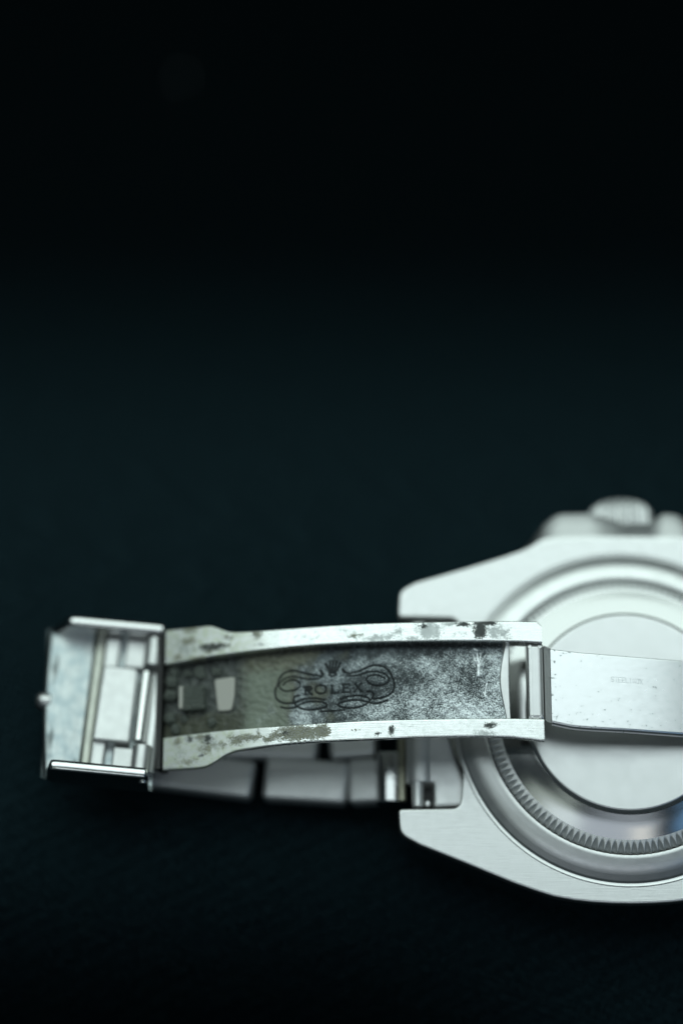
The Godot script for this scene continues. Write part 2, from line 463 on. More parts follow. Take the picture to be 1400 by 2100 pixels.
func make_rail_material() -> void:
	var w := int((FX1 - FX0) * RPPM)
	var h := int((RZ1 - RZ0) * RPPM)
	var n1 := noise_bytes(w, h, 0.16, 21, Vector2.ONE, 5)
	var n2 := noise_bytes(w, h, 0.035, 22, Vector2.ONE, 4)
	var n3 := noise_bytes(w, h, 0.009, 23, Vector2.ONE, 2)
	var n4 := noise_bytes(w, h, 0.30, 24, Vector2(0.03, 1.0), 2)
	var stain := [PackedFloat32Array(), PackedFloat32Array(), PackedFloat32Array()]
	for k in 3:
		stain[k].resize(w * h)
	for p in PATINA:
		var cx: float = (p[0] - FX0) * RPPM
		var cy: float = (p[1] - RZ0) * RPPM
		var rx: float = p[2] * RPPM * 1.3
		var ry: float = p[3] * RPPM * 1.3
		for y in range(maxi(0, int(cy - ry)), mini(h, int(cy + ry))):
			for x in range(maxi(0, int(cx - rx)), mini(w, int(cx + rx))):
				var d := sqrt(((x - cx) / rx) ** 2 + ((y - cy) / ry) ** 2)
				var k := y * w + x
				var v: float = (1.0 - d) * p[4] * 1.15
				stain[p[5]][k] = maxf(stain[p[5]][k], v)
	var col := PackedByteArray()
	col.resize(w * h * 3)
	var orm := PackedByteArray()
	orm.resize(w * h * 3)
	var hgt := PackedByteArray()
	hgt.resize(w * h)
	for y in h:
		for x in w:
			var k := y * w + x
			var mx := FX0 + x / RPPM
			var a := n1[k] / 255.0
			var b := n2[k] / 255.0
			var c := n3[k] / 255.0
			var mix_ := (a * 0.62 + b * 0.38 - 0.5) * 1.7 + 0.5
			var left := 1.0 - sm(-41.5, -36.0, mx + (b - 0.5) * 4.0)
			var olive := sm(0.66, 0.80, mix_ * 0.6 + stain[0][k] * 0.80)
			var dark := sm(0.68, 0.80, mix_ * 0.6 + stain[1][k] * 0.74)
			var dull := sm(0.58, 0.74, mix_ * 0.55 + 0.03 + stain[2][k] * 0.6)
			var spot := sm(0.80, 0.86, a * 0.6 + b * 0.4) * 0.6
			var cc := Vector3(0.78, 0.795, 0.775)
			cc *= 0.95 + 0.1 * n4[k] / 255.0
			cc = cc.lerp(Vector3(0.68, 0.72, 0.59), left * (0.15 + 0.95 * sm(0.35, 0.7, b * 0.6 + a * 0.4)))
			cc = cc.lerp(Vector3(0.40, 0.43, 0.42), dull * 0.7)
			cc = cc.lerp(Vector3(0.25, 0.25, 0.175) * (0.25 + 1.5 * a * (0.5 + b)), olive * (0.6 + 0.4 * sm(0.35, 0.6, a)))
			cc = cc.lerp(Vector3(0.035, 0.042, 0.038), clampf(dark + spot * dull, 0.0, 1.0) * 0.92)
			var s := lin(cc.x, cc.y, cc.z)
			col[k * 3] = int(s.r * 255)
			col[k * 3 + 1] = int(s.g * 255)
			col[k * 3 + 2] = int(s.b * 255)
			var worn := maxf(maxf(olive, dark), dull * 0.4)
			orm[k * 3] = 255
			orm[k * 3 + 1] = int(255 * clampf(0.26 + worn * 0.4 + (b - 0.5) * 0.2 + left * 0.14 + (c - 0.5) * 0.1 + (n4[k] / 255.0 - 0.5) * 0.16, 0.05, 1.0))
			orm[k * 3 + 2] = int(255 * clampf(1.0 - worn * 0.9 - left * 0.22, 0.0, 1.0))
			hgt[k] = int(255 * clampf(0.5 + olive * 0.25 * a + dark * 0.2 * a - dull * 0.06 + (a - 0.5) * 0.03 + (n4[k] / 255.0 - 0.5) * 0.05, 0.0, 1.0))
	var m := ORMMaterial3D.new()
	m.albedo_texture = tex_rgb(col, w, h)
	m.orm_texture = tex_rgb(orm, w, h)
	m.heightmap_enabled = true
	m.heightmap_texture = tex_l8(hgt, w, h)
	m.heightmap_scale = 0.012
	m.texture_repeat = false
	M.rail = m

# the second blade: bright steel with a few grey specks towards its edges and a faint stamped word
const LETTERS := {
	"S": [[4, 1, 3, 0, 1, 0, 0, 1, 0, 2, 1, 3, 3, 3, 4, 4, 4, 5, 3, 6, 1, 6, 0, 5]], "T": [[0, 0, 4, 0], [2, 0, 2, 6]], "E": [[4, 0, 0, 0, 0, 6, 4, 6], [0, 3, 3, 3]],
	"L": [[0, 0, 0, 6, 4, 6]], "I": [[2, 0, 2, 6]], "N": [[0, 6, 0, 0, 4, 6, 4, 0]], "O": [[1, 0, 3, 0, 4, 1, 4, 5, 3, 6, 1, 6, 0, 5, 0, 1, 1, 0]], "X": [[0, 0, 4, 6], [4, 0, 0, 6]],
}
func make_second_material() -> void:
	var w := 1024
	var h := 512
	var cut := PackedFloat32Array()
	cut.resize(w * h)
	var word := "STEELINOX"
	for i in word.length():
		for line in LETTERS[word[i]]:
			for k in range(0, line.size() - 2, 2):
				for t in 14:
					var q := Vector2(lerpf(line[k], line[k + 2], t / 13.0), lerpf(line[k + 1], line[k + 3], t / 13.0))
					stamp(cut, w, h, Vector2(270 + i * 16 + q.x * 2.6, 176 + i * 1.2 + q.y * 4.6), 1.3)
	var n1 := noise_bytes(w, h, 0.045, 31, Vector2.ONE, 5)
	var n2 := noise_bytes(w, h, 0.02, 32, Vector2.ONE, 3)
	var col := PackedByteArray()
	col.resize(w * h * 3)
	var orm := PackedByteArray()
	orm.resize(w * h * 3)
	var hgt := PackedByteArray()
	hgt.resize(w * h)
	for y in h:
		var v := y / float(h)
		for x in w:
			var k := y * w + x
			var u := x / float(w)
			var a := n1[k] / 255.0
			var b := n2[k] / 255.0
			var rim := maxf(sm(0.66, 0.92, v) * 0.8, sm(0.16, 0.06, v)) * sm(0.75, 0.2, u)
			rim = maxf(rim, sm(0.055, 0.02, u))
			var speck := sm(0.68, 0.82, a * 0.5 + b * 0.4 + rim * 0.125)
			var cl := sm(0.45, 0.75, b) * 0.35 * sm(0.3, 0.9, u)
			var cc := Vector3(0.82, 0.83, 0.83).lerp(Vector3(0.64, 0.68, 0.68), cl).lerp(Vector3(0.30, 0.34, 0.34), speck * 0.8)
			cc = cc.lerp(Vector3(0.35, 0.38, 0.38), cut[k] * sm(0.35, 0.6, a * 0.5 + b * 0.5) * 0.28)
			var s := lin(cc.x, cc.y, cc.z)
			col[k * 3] = int(s.r * 255)
			col[k * 3 + 1] = int(s.g * 255)
			col[k * 3 + 2] = int(s.b * 255)
			orm[k * 3] = 255
			orm[k * 3 + 1] = int(255 * clampf(0.30 + speck * 0.35 + (b - 0.5) * 0.06, 0.05, 1))
			orm[k * 3 + 2] = int(255 * (1.0 - speck * 0.6))
			hgt[k] = int(255 * clampf(0.6 - speck * 0.25 - cut[k] * 0.3 + (a - 0.5) * 0.04, 0, 1))
	var m := ORMMaterial3D.new()
	m.albedo_texture = tex_rgb(col, w, h)
	m.orm_texture = tex_rgb(orm, w, h)
	m.heightmap_enabled = true
	m.heightmap_texture = tex_l8(hgt, w, h)
	m.heightmap_scale = 0.0025
	m.texture_repeat = false
	M.second = m

# the inside of the clasp cover: pale, rubbed, with a few dark smudges near its lip
func make_cover_material() -> void:
	var w := 420
	var h := 516
	var n1 := noise_bytes(w, h, 0.05, 61, Vector2(1.0, 0.35), 4)
	var n2 := noise_bytes(w, h, 0.016, 62, Vector2.ONE, 3)
	var col := PackedByteArray()
	col.resize(w * h * 3)
	var orm := PackedByteArray()
	orm.resize(w * h * 3)
	for y in h:
		var v := y / float(h) * 17.2 - 8.6
		for x in w:
			var u := x / float(w) * 14.0 - 3.2
			var k := y * w + x
			var a := n1[k] / 255.0
			var b := n2[k] / 255.0
			var smudge := 0.0
			for q in [[-1.1, -3.7, 0.55, 1.9], [-0.6, 4.6, 0.5, 2.2], [2.3, 6.8, 0.35, 0.8]]:
				smudge = maxf(smudge, 1.0 - sqrt(((u - q[0]) / q[2]) ** 2 + ((v - q[1]) / q[3]) ** 2) / 1.6)
			smudge = sm(0.35, 0.95, smudge * 0.95 + (a - 0.5) * 0.25 + (b - 0.5) * 0.3)
			var band := sm(2.5, 2.8, u) * (1.0 - sm(3.9, 4.1, u))
			var cc := Vector3(0.44, 0.47, 0.47).lerp(Vector3(0.33, 0.38, 0.395), sm(0.2, 0.8, b))
			cc = cc.lerp(Vector3(0.42, 0.42, 0.36), band * 0.8).lerp(Vector3(0.24, 0.27, 0.26), smudge * 0.55)
			var s := lin(cc.x, cc.y, cc.z)
			col[k * 3] = int(s.r * 255)
			col[k * 3 + 1] = int(s.g * 255)
			col[k * 3 + 2] = int(s.b * 255)
			orm[k * 3] = 255
			orm[k * 3 + 1] = int(255 * clampf(0.36 + (a - 0.5) * 0.12 + smudge * 0.2, 0.1, 1.0))
			orm[k * 3 + 2] = int(255 * (1.0 - smudge * 0.5))
	var m := ORMMaterial3D.new()
	m.albedo_texture = tex_rgb(col, w, h)
	m.orm_texture = tex_rgb(orm, w, h)
	m.texture_repeat = false
	M.cover = m

func make_cloth_material() -> void:
	var n := 512
	var a := noise_bytes(n, n, 0.03, 41, Vector2.ONE, 3)
	var hgt := PackedByteArray()
	hgt.resize(n * n)
	var col := PackedByteArray()
	col.resize(n * n * 3)
	var T := 12
	for y in n:
		for x in n:
			var k := y * n + x
			var wob := (a[k] / 255.0 - 0.5) * 0.6
			var u := x * T / float(n) + wob
			var v := y * T / float(n) + wob
			var cu := int(floor(u))
			var cv := int(floor(v))
			var fu := u - cu - 0.5
			var fv := v - cv - 0.5
			var over := posmod(cu + cv, 3) != 0
			var rib := (1.0 - 4.0 * fu * fu) * (1.0 - 1.6 * fv * fv) if over else (1.0 - 4.0 * fv * fv) * 0.6 * (1.0 - 1.6 * fu * fu)
			var fuzz: float = a[(k * 7) % (n * n)] / 255.0
			hgt[k] = int(255 * clampf(rib * 0.8 + fuzz * 0.15, 0.0, 1.0))
			var s := lin(0.0082 + 0.002 * fuzz, 0.0180 + 0.003 * fuzz, 0.0222 + 0.003 * fuzz)
			col[k * 3] = int(s.r * 255)
			col[k * 3 + 1] = int(s.g * 255)
			col[k * 3 + 2] = int(s.b * 255)
	var m := StandardMaterial3D.new()
	m.albedo_texture = tex_rgb(col, n, n)
	m.roughness = 0.31
	m.metallic = 1.0
	m.heightmap_enabled = true
	m.heightmap_texture = tex_l8(hgt, n, n)
	m.heightmap_scale = 0.019
	M.cloth = m

func make_materials() -> void:
	var n := 512
	var sm_ := noise_bytes(n, n, 0.02, 51, Vector2.ONE, 4)
	for k in sm_.size():
		sm_[k] = int(165 + 40 * sm_[k] / 255.0)
	M.smudge = tex_l8(sm_, n, n)
	var brush := noise_bytes(n, n, 0.25, 52, Vector2(0.02, 1.0), 3)
	M.rough_height = tex_l8(noise_bytes(n, n, 0.04, 54, Vector2.ONE, 4), n, n)
	M.brushed = normal_from(brush, n, n, 3.0)
	var fine := noise_bytes(n, n, 0.12, 53, Vector2.ONE, 4)
	M.fine = normal_from(fine, n, n, 2.0)
	M.satin = steel(0.36, 0.72, M.brushed, 0.08, 80.0)
	M.satin_soft = steel(0.34, 0.68, M.fine, 0.01, 60.0)
	M.polish = steel(0.10, 0.70, M.fine, 0.03, 40.0)
	M.mirror = steel(0.14, 0.50)
	M.disc = steel(0.30, 0.66, M.fine, 0.004, 40.0)
	M.plate = steel(0.42, 0.64, M.fine, 0.005, 60.0)
	M.crown = steel(0.5, 0.86)
	M.flute = steel(0.48, 0.92)
	M.dull = steel(0.42, 0.60, M.fine, 0.12, 40.0)
	M.link = steel(0.5, 0.95, M.brushed, 0.08, 60.0)
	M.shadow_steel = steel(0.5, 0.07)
	M.crust = StandardMaterial3D.new()
	M.crust.albedo_color = lin(0.21, 0.235, 0.205)
	M.crust.roughness = 0.55
	M.crust.metallic = 0.45
	M.crust.heightmap_enabled = true
	M.crust.heightmap_texture = M.rough_height
	M.crust.heightmap_scale = 0.05
	M.crust.uv1_triplanar = true
	M.crust.uv1_scale = Vector3.ONE * 150.0
	M.pale = StandardMaterial3D.new()
	M.pale.albedo_color = lin(0.56, 0.55, 0.49)
	M.pale.roughness = 0.55
	M.pale.metallic = 0.25
	M.brass = steel(0.4, 0.5)
	M.brass.albedo_color = lin(0.50, 0.49, 0.38)
	M.glass = StandardMaterial3D.new()
	M.glass.albedo_color = lin(0.02, 0.02, 0.022)
	M.glass.roughness = 0.05
	M.lint = StandardMaterial3D.new()
	M.lint.albedo_color = lin(0.55, 0.6, 0.6)
	M.lint.roughness = 0.9
	make_floor_material()
	make_rail_material()
	make_second_material()
	make_cover_material()
	make_cloth_material()

# ---------------------------------------------------------------- the watch
func build_case(watch: Node3D) -> void:
	# outline of the case back, from the left lugs; mirrored for the right half
	var half := [Vector3(-24.1, 9.8, 0.6), Vector3(-23.95, 12.6, 0.9), Vector3(-21.85, 13.75, 0), Vector3(-17.3, 15.6, 0), Vector3(-12.27, 17.7, 0), Vector3(-9.9, 18.55, 0), Vector3(-8.0, 19.15, 0), Vector3(-6.0, 19.52, 0), Vector3(-4.0, 19.74, 0), Vector3(-2.0, 19.86, 0)]
	var left_up := [Vector3(-23.98, -10.8, 0.6), Vector3(-23.8, -13.9, 0.9), Vector3(-22.1, -14.85, 0), Vector3(-16.84, -16.4, 0), Vector3(-12.6, -17.75, 0), Vector3(-10.9, -18.35, 0.5), Vector3(-9.6, -18.9, 0.5), Vector3(-8.3, -19.7, 0.5), Vector3(-6.6, -19.85, 0.5), Vector3(-5.3, -19.9, 0.3), Vector3(-3.2, -19.95, 0.2)]
	var ring := []
	for p in half:
		ring.append(p)
	ring.append(Vector3(0, 19.9, 0))
	for k in range(half.size() - 1, -1, -1):
		ring.append(Vector3(-half[k].x, half[k].y, half[k].z))
	var notch_r := [Vector3(17.6, 9.7, 0.9), Vector3(17.1, 4.0, 0.9), Vector3(17.0, 0.0, 0), Vector3(17.1, -4.0, 0.9), Vector3(17.6, -10.7, 0.9)]
	for p in notch_r:
		ring.append(p)
	for p in left_up:
		ring.append(Vector3(-p.x, p.y, p.z))
	ring.append(Vector3(0.7, -20.0, 0))
	for k in range(left_up.size() - 1, -1, -1):
		ring.append(left_up[k])
	for k in range(notch_r.size() - 1, -1, -1):
		ring.append(Vector3(-notch_r[k].x, notch_r[k].y, notch_r[k].z))
	var o := rounded(ring, true, 5)
	var n := o.size()
	var nor := PackedVector2Array()
	for i in n:
		var a := (o[i] - o[(i - 1 + n) % n]).normalized()
		var b := (o[(i + 1) % n] - o[i]).normalized()
		var t := (a + b).normalized()
		nor.append(Vector2(t.y, -t.x))
	var area := 0.0
	for i in n:
		area += o[i].cross(o[(i + 1) % n])
	var sgn := signf(area)
	# how far the crown guards stand out beyond the back, by place along the crown side
	var guard := func(p: Vector2) -> float:
		if p.y > -18.2:
			return 0.0
		var ax := absf(p.x)
		return 3.05 * sm(11.2, 5.9, ax) * (0.6 + 0.4 * sm(3.0, 3.6, absf(p.x - 0.7)))
	var top := PackedVector3Array()
	var st := new_st()
	var rows := []
	for s in [[0.0, 3.4, 0.8], [0.0, 4.2, 1.0], [0.0, 5.0, 1.0], [0.0, 7.4, 1.0], [0.0, 8.6, 1.0], [0.0, 8.8, 0.995], [0.02, 8.95, 0.97], [0.05, 9.05, 0.93], [0.05, 9.4, 0.6], [0.05, 9.74, 0.22], [0.07, 9.86, 0.12], [0.12, 9.94, 0.05], [0.22, 9.985, 0.01], [0.34, 10.0, 0.0]]:
		var row := PackedVector3Array()
		for i in n:
			var q: Vector2 = o[i] - nor[i] * sgn * s[0]
			row.append(Vector3(q.x, s[1], q.y - guard.call(o[i]) * s[2]))
		rows.append(row)
	sheet(st, rows.slice(0, 7), sgn > 0.0, true)
	cap(st, Array(rows[0]), Vector3.DOWN)
	var o2 := commit("watch_case", st, M.polish, watch)
	o2.set_meta("label", "steel watch case lying face down with four lugs and crown guards")
	var fl := new_st()
	sheet(fl, rows.slice(6), sgn > 0.0, true)
	cap(fl, Array(rows[-1]), Vector3.UP)
	commit("lug_face", fl, M.satin, o2)
	# bezel with a coin edge, and the crystal it holds, both facing the cloth
	var be := new_st()
	lathe(be, rounded([Vector3(16.0, 0.9, 0), Vector3(18.6, 0.7, 0.4), Vector3(19.5, 1.5, 0.3), Vector3(19.6, 3.3, 0.2), Vector3(18.5, 3.6, 0)], false, 3), 480, Vector3.ZERO, Basis.IDENTITY, func(q: Vector2, a: float) -> float: return q.x - (0.22 * (0.5 + 0.5 * cos(a * 120.0)) if q.x > 19.0 else 0.0))
	commit("bezel", be, M.polish, watch)
	var cr := new_st()
	lathe(cr, rounded([Vector3(0.01, 0.05, 0), Vector3(15.7, 0.05, 0.3), Vector3(16.1, 1.4, 0.1), Vector3(0.01, 1.5, 0)], false, 3), 96)
	commit("crystal", cr, M.glass, watch)
	# the screwed back: outer rim, fluted ring, polished ring, flat centre
	var rim := new_st()
	lathe(rim, rounded([Vector3(14.8, 10.3, 0), Vector3(14.88, 10.9, 0.06), Vector3(15.2, 10.93, 0.15), Vector3(16.4, 10.75, 0.7), Vector3(17.55, 10.2, 0.15), Vector3(17.7, 10.05, 0.05), Vector3(17.74, 9.9, 0)], false, 4), 256)
	var back := commit("case_back", rim, M.satin_soft, watch)
	var seat := new_st()
	lathe(seat, rounded([Vector3(17.6, 10.012, 0), Vector3(17.85, 10.012, 0), Vector3(18.0, 10.06, 0.05), Vector3(18.1, 10.012, 0), Vector3(18.15, 9.9, 0)], false, 3), 256)
	commit("seat_groove", seat, M.satin_soft, back)
	var teeth := 132
	var flute := []
	for rr in [[13.4, 11.57], [13.6, 11.52], [13.75, 11.48], [13.95, 11.42], [14.15, 11.36], [14.35, 11.30], [14.55, 11.24], [14.72, 11.17], [14.8, 11.08], [14.83, 10.4]]:
		var row := PackedVector3Array()
		var deep: float = clampf((rr[0] - 13.55) / 1.0, 0.0, 1.0)
		for k in teeth * 10:
			var ph := fposmod(k / 10.0, 1.0)
			var v := absf(ph - 0.5) * 2.0
			var cutd: float = 0.30 * deep * clampf(1.0 - v / (0.35 + 0.6 * deep), 0.0, 1.0)
			var a := TAU * k / (teeth * 10.0)
			row.append(Vector3((rr[0] - cutd * 0.3) * cos(a), rr[1] - cutd, (rr[0] - cutd * 0.3) * sin(a)))
		flute.append(row)
	var ft := new_st()
	sheet(ft, flute, false, true)
	commit("fluted_ring", ft, M.flute, back)
	var pr := new_st()
	lathe(pr, rounded([Vector3(10.72, 12.28, 0), Vector3(10.9, 12.25, 0.05), Vector3(12.2, 11.95, 0.6), Vector3(13.42, 11.565, 0)], false, 5), 256)
	commit("polished_ring", pr, M.mirror, back)
	var ce := new_st()
	lathe(ce, rounded([Vector3(0.01, 12.52, 0), Vector3(10.45, 12.5, 0.12), Vector3(10.74, 12.28, 0.05), Vector3(10.74, 12.0, 0)], false, 4), 256)
	commit("centre_disc", ce, M.disc, back)
	# the winding crown on its tube, pointing away from the lens
	var cw := new_st()
	var ax := Basis(Vector3.RIGHT, Vector3(0, 0, -1), Vector3(0, 1, 0))
	lathe(cw, rounded([Vector3(1.5, 19.8, 0), Vector3(2.0, 20.7, 0), Vector3(3.0, 20.6, 0.2), Vector3(3.45, 20.9, 0.2), Vector3(3.55, 22.5, 0.3), Vector3(3.5, 23.9, 0.4), Vector3(3.0, 24.6, 0.4), Vector3(1.8, 25.15, 0.6), Vector3(0.01, 25.3, 0)], false, 4), 240, Vector3(0.7, 5.6, 0), ax, func(q: Vector2, a: float) -> float: return q.x - (0.5 * sm(2.6, 3.2, q.x) * pow(0.5 + 0.5 * cos(a * 18.0), 1.6)))
	commit("crown", cw, M.crown, watch)

func build_bracelet(watch: Node3D) -> void:
	# end link between the lugs
	var out := rounded([Vector3(-22.25, -10.55, 0.2), Vector3(-18.9, -10.6, 0.3), Vector3(-16.6, -9.9, 0.8), Vector3(-17.5, -6.6, 0), Vector3(-18.5, -3.0, 0), Vector3(-18.9, 0.0, 0), Vector3(-18.45, 2.4, 0), Vector3(-17.45, 5.6, 0), Vector3(-16.3, 9.3, 0.75), Vector3(-20.25, 9.5, 0.25), Vector3(-20.27, 6.9, 0.3), Vector3(-21.45, 6.9, 0.3), Vector3(-21.5, 9.5, 0.2), Vector3(-22.3, 9.5, 0.25)], true, 4)
	var st := new_st()
	slab(st, out, 5.0, 9.15, 0.35, Vector3.ZERO, Basis.IDENTITY)
	bar(st, Vector3(-21.6, 7.95, -10.5), Vector3(-21.6, 7.95, 6.85), 1.55, 32, 0.12)
	bar(st, Vector3(-21.95, 8.75, 6.7), Vector3(-21.95, 8.75, 9.45), 0.62, 24, 0.1)
	var el := commit("end_link", st, M.link, watch)
	var sl := new_st()
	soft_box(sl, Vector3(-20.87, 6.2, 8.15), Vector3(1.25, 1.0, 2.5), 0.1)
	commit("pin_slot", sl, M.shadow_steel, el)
	var pin := new_st()
	bar(pin, Vector3(-20.9, 7.9, 8.55), Vector3(-20.9, 7.9, 9.3), 0.42, 16, 0.3)
	commit("spring_bar", pin, M.polish, el)
	# the threaded bar and the barrel that join end link and first link
	var th := new_st()
	lathe(th, thread_profile(13.5), 20, Vector3(-23.55, 7.0, -4.9), Basis(Vector3.RIGHT, Vector3(0, 0, 1), Vector3(0, -1, 0)))
	commit("threaded_bar", th, M.brass, watch)
	for z in [[3.15, 8.6], [-10.4, -5.2]]:
		var b := new_st()
		bar(b, Vector3(-24.75, 6.0, z[0]), Vector3(-24.75, 6.0, z[1]), 1.55, 32, 0.2)
		commit("link_barrel", b, M.polish, watch)
	# rows of links: [x0, x1, top at x0, top at x1, lower edge at x0 and x1, width, kind]; centre links sit half a pitch off the outer ones
	for r in [[-51.5, -39.75, 3.7, 4.5, 6.05, 7.75, 4.3, "outer_link"], [-38.55, -29.6, 4.5, 5.45, 7.75, 8.5, 4.8, "outer_link"], [-29.35, -25.9, 5.3, 6.1, 8.45, 8.4, 5.0, "outer_link"],
			[-53.0, -43.6, 3.5, 4.0, 1.8, 3.0, 8.0, "centre_link"], [-43.0, -32.65, 4.1, 5.0, 3.1, 3.55, 8.4, "centre_link"], [-31.3, -26.3, 5.2, 6.0, 3.55, 3.3, 8.6, "centre_link"],
			[-51.5, -39.75, 3.7, 4.5, -6.4, -5.4, 3.6, "outer_link"], [-38.55, -29.6, 4.5, 5.45, -5.3, -5.0, 4.0, "outer_link"], [-29.35, -25.9, 5.3, 6.1, -5.1, -5.2, 4.8, "outer_link"]]:
		var a := Vector3(r[0], r[2], r[4])
		var b := Vector3(r[1], r[3], r[5])
		var l := a.distance_to(b)
		var dx := (b - a).normalized()
		var dy := Vector3(-dx.y, dx.x, 0).normalized()
		var fr := Basis(dx, dy, dx.cross(dy))
		var s := new_st()
		soft_box(s, (a + b) / 2.0 + fr * Vector3(0, -1.3, -r[6] / 2.0), Vector3(l, 2.5, r[6] - 0.12), 0.62, fr)
		commit(r[7], s, M.link, watch)

func thread_profile(l: float) -> PackedVector2Array:
	var p := PackedVector2Array()
	p.append(Vector2(0.01, 0))
	var k := 0
	var y := 0.0
	while y < l:
		p.append(Vector2(0.52 if k % 2 == 0 else 0.40, y))
		y += 0.13
		k += 1
	p.append(Vector2(0.01, l))
	return p

func build_cover(watch: Node3D) -> void:
	var L := Vector3(10.24, -0.35, 0.9).normalized()
	var W := Vector3(0.0, 2.4, 17.46)
	W = (W - L * W.dot(L)).normalized()
	var F := Basis(L, W.cross(L), W)      # x along the cover, y out of its open side, z across
	var O := Vector3(-59.64, 12.0, -2.38)
	# the pressed floor, ending in a lip at the left
	var rows := []
	for c in [[-2.35, -3.9], [-2.3, -3.55], [-2.1, -3.3], [-1.75, -3.15], [-0.6, -3.05], [0.3, -3.1], [2.2, -3.35], [2.6, -3.38], [2.75, -3.2], [2.95, -2.95], [3.3, -2.9], [3.75, -2.92], [3.9, -3.1], [4.1, -3.3], [8.0, -3.35], [10.6, -3.4]]:
		var row := PackedVector3Array()
		for k in 25:
			var b := lerpf(-8.4, 8.4, k / 24.0)
			var lip: float = (1.0 if c[0] < -0.5 else 0.0) * 0.35 * cos(clampf(absf(b) / 8.4, 0, 1) * PI * 0.5)
			row.append(O + F * Vector3(c[0] - lip + 0.75 * clampf((3.0 - c[0]) / 5.2, 0.0, 1.0) * (1.0 + b / 8.4), c[1] - 0.0016 * b * b, b))
		rows.append(row)
	var st := new_st()
	sheet(st, rows, false, false, func(p: Vector3) -> Vector2:
		var q := (p - O) * F
		return Vector2((q.x + 3.2) / 14.0, (q.z + 8.6) / 17.2))
	var under := []
	for r in [[-2.6, -4.0], [-1.6, -4.7], [10.6, -4.9]]:
		var row := PackedVector3Array()
		for k in 25:
			row.append(O + F * Vector3(r[0] + (0.75 * k / 12.0 if r[0] < 0.0 else 0.0), r[1], lerpf(-8.4, 8.4, k / 24.0)))
		under.append(row)
	sheet(st, under, true)
	var cover := commit("clasp_cover", st, M.cover, watch)
	cover.set_meta("label", "open steel clasp cover, scratched inside")
	# side walls
	for s in [-1.0, 1.0]:
		var prof := rounded([Vector3(-2.3 + (1.7 if s > 0 else 0.0), -3.9, 0.2), Vector3(-1.6 + (1.1 if s > 0 else 0.0), -2.6, 0.5), Vector3(0.0, -0.1, 0.45), Vector3(0.8, 0.0, 0.1), Vector3(10.1, 0.0, 0.45), Vector3(10.35, -0.6, 0.2), Vector3(10.4, -4.9, 0.3), Vector3(-1.6 + (1.5 if s > 0 else 0.0), -4.7, 0.4)], true, 4)
		var w := new_st()
		side_wall(w, prof, 8.75 * s, 7.6 * s, 0.26, O, F)
		commit("side_wall", w, M.polish, cover)
	# the plates seen inside
	var st2 := new_st()
	slab(st2, rounded([Vector3(4.15, -3.95, 0.2), Vector3(7.85, -3.95, 0.75), Vector3(7.85, 4.55, 0.2), Vector3(4.0, 4.55, 0.2)], true), -3.4, -1.5, 0.22, O, F)
	commit("catch_plate", st2, M.plate, cover)
	var st3 := new_st()
	slab(st3, rounded([Vector3(4.0, -7.5, 0.2), Vector3(5.7, -7.5, 0.6), Vector3(5.5, 0, 0.1), Vector3(5.4, 7.6, 0.6), Vector3(3.9, 7.6, 0.2)], true), -3.5, -2.2, 0.3, O, F)
	commit("cross_strip", st3, M.plate, cover)
	for q in [[-7.5, -4.2], [4.75, 7.7]]:
		var b := new_st()
		soft_box(b, O + F * Vector3(7.4, -2.9, (q[0] + q[1]) / 2.0), Vector3(2.4, 1.2, q[1] - q[0]), 0.25, F)
		commit("stop_block", b, M.dull, cover)
		var k := new_st()
		bar(k, O + F * Vector3(9.3, -1.75, q[0]), O + F * Vector3(9.3, -1.75, q[1]), 1.05, 28, 0.15)
		commit("hinge_knuckle", k, M.plate, cover)
	var hb := new_st()
	bar(hb, O + F * Vector3(8.75, -2.1, -3.75), O + F * Vector3(8.75, -2.1, 4.2), 0.66, 28, 0.1)
	commit("hinge_barrel", hb, M.polish, cover)
	var hb2 := new_st()
	bar(hb2, O + F * Vector3(10.05, -2.5, -3.9), O + F * Vector3(10.05, -2.5, 7.5), 0.68, 28, 0.1)
	commit("hinge_barrel", hb2, M.link, cover)
	var pin := new_st()
	bar(pin, O + F * Vector3(9.8, -1.5, 8.5), O + F * Vector3(9.8, -1.5, 9.05), 0.52, 20, 0.3)
	commit("hinge_pin", pin, M.polish, cover)
	var lip := new_st()
	lathe(lip, rounded([Vector3(0.01, 0.75, 0), Vector3(0.7, 0.7, 0.4), Vector3(1.0, 0.1, 0.2), Vector3(1.0, -0.8, 0)], false, 4), 24, O + F * Vector3(-2.0, -3.9, -0.1), Basis(F.y, -F.x, F.z))
	commit("lip_stud", lip, M.satin_soft, cover)

# a wall in the x-y plane of the frame between two places across it, rounded along its edges
func side_wall(st: SurfaceTool, prof: PackedVector2Array, z_out: float, z_in: float, r: float, at: Vector3, F: Basis) -> void:
	var n := prof.size()
	var area := 0.0
	for i in n:
		area += prof[i].cross(prof[(i + 1) % n])
	var rows := []
	var mid := (z_out + z_in) / 2.0
	var hw := absf(z_out - z_in) / 2.0
	for s in [[1.15, -1.0], [1.0, -1.0], [0.62, -0.93], [0.3, -0.7], [0.08, -0.35], [0.0, 0.0], [0.08, 0.35], [0.3, 0.7], [0.62, 0.93], [1.0, 1.0], [1.15, 1.0]]:
		var row := PackedVector3Array()
		for i in n:
			var a := (prof[i] - prof[(i - 1 + n) % n]).normalized()
			var b := (prof[(i + 1) % n] - prof[i]).normalized()
			var t := (a + b).normalized()
			var q: Vector2 = prof[i] - Vector2(t.y, -t.x) * signf(area) * r * s[0]
			row.append(at + F * Vector3(q.x, q.y, mid + hw * s[1]))
		rows.append(row)
	sheet(st, rows, area < 0.0, true)
	cap(st, Array(rows[0]), -F.z)
	cap(st, Array(rows[-1]), F.z)

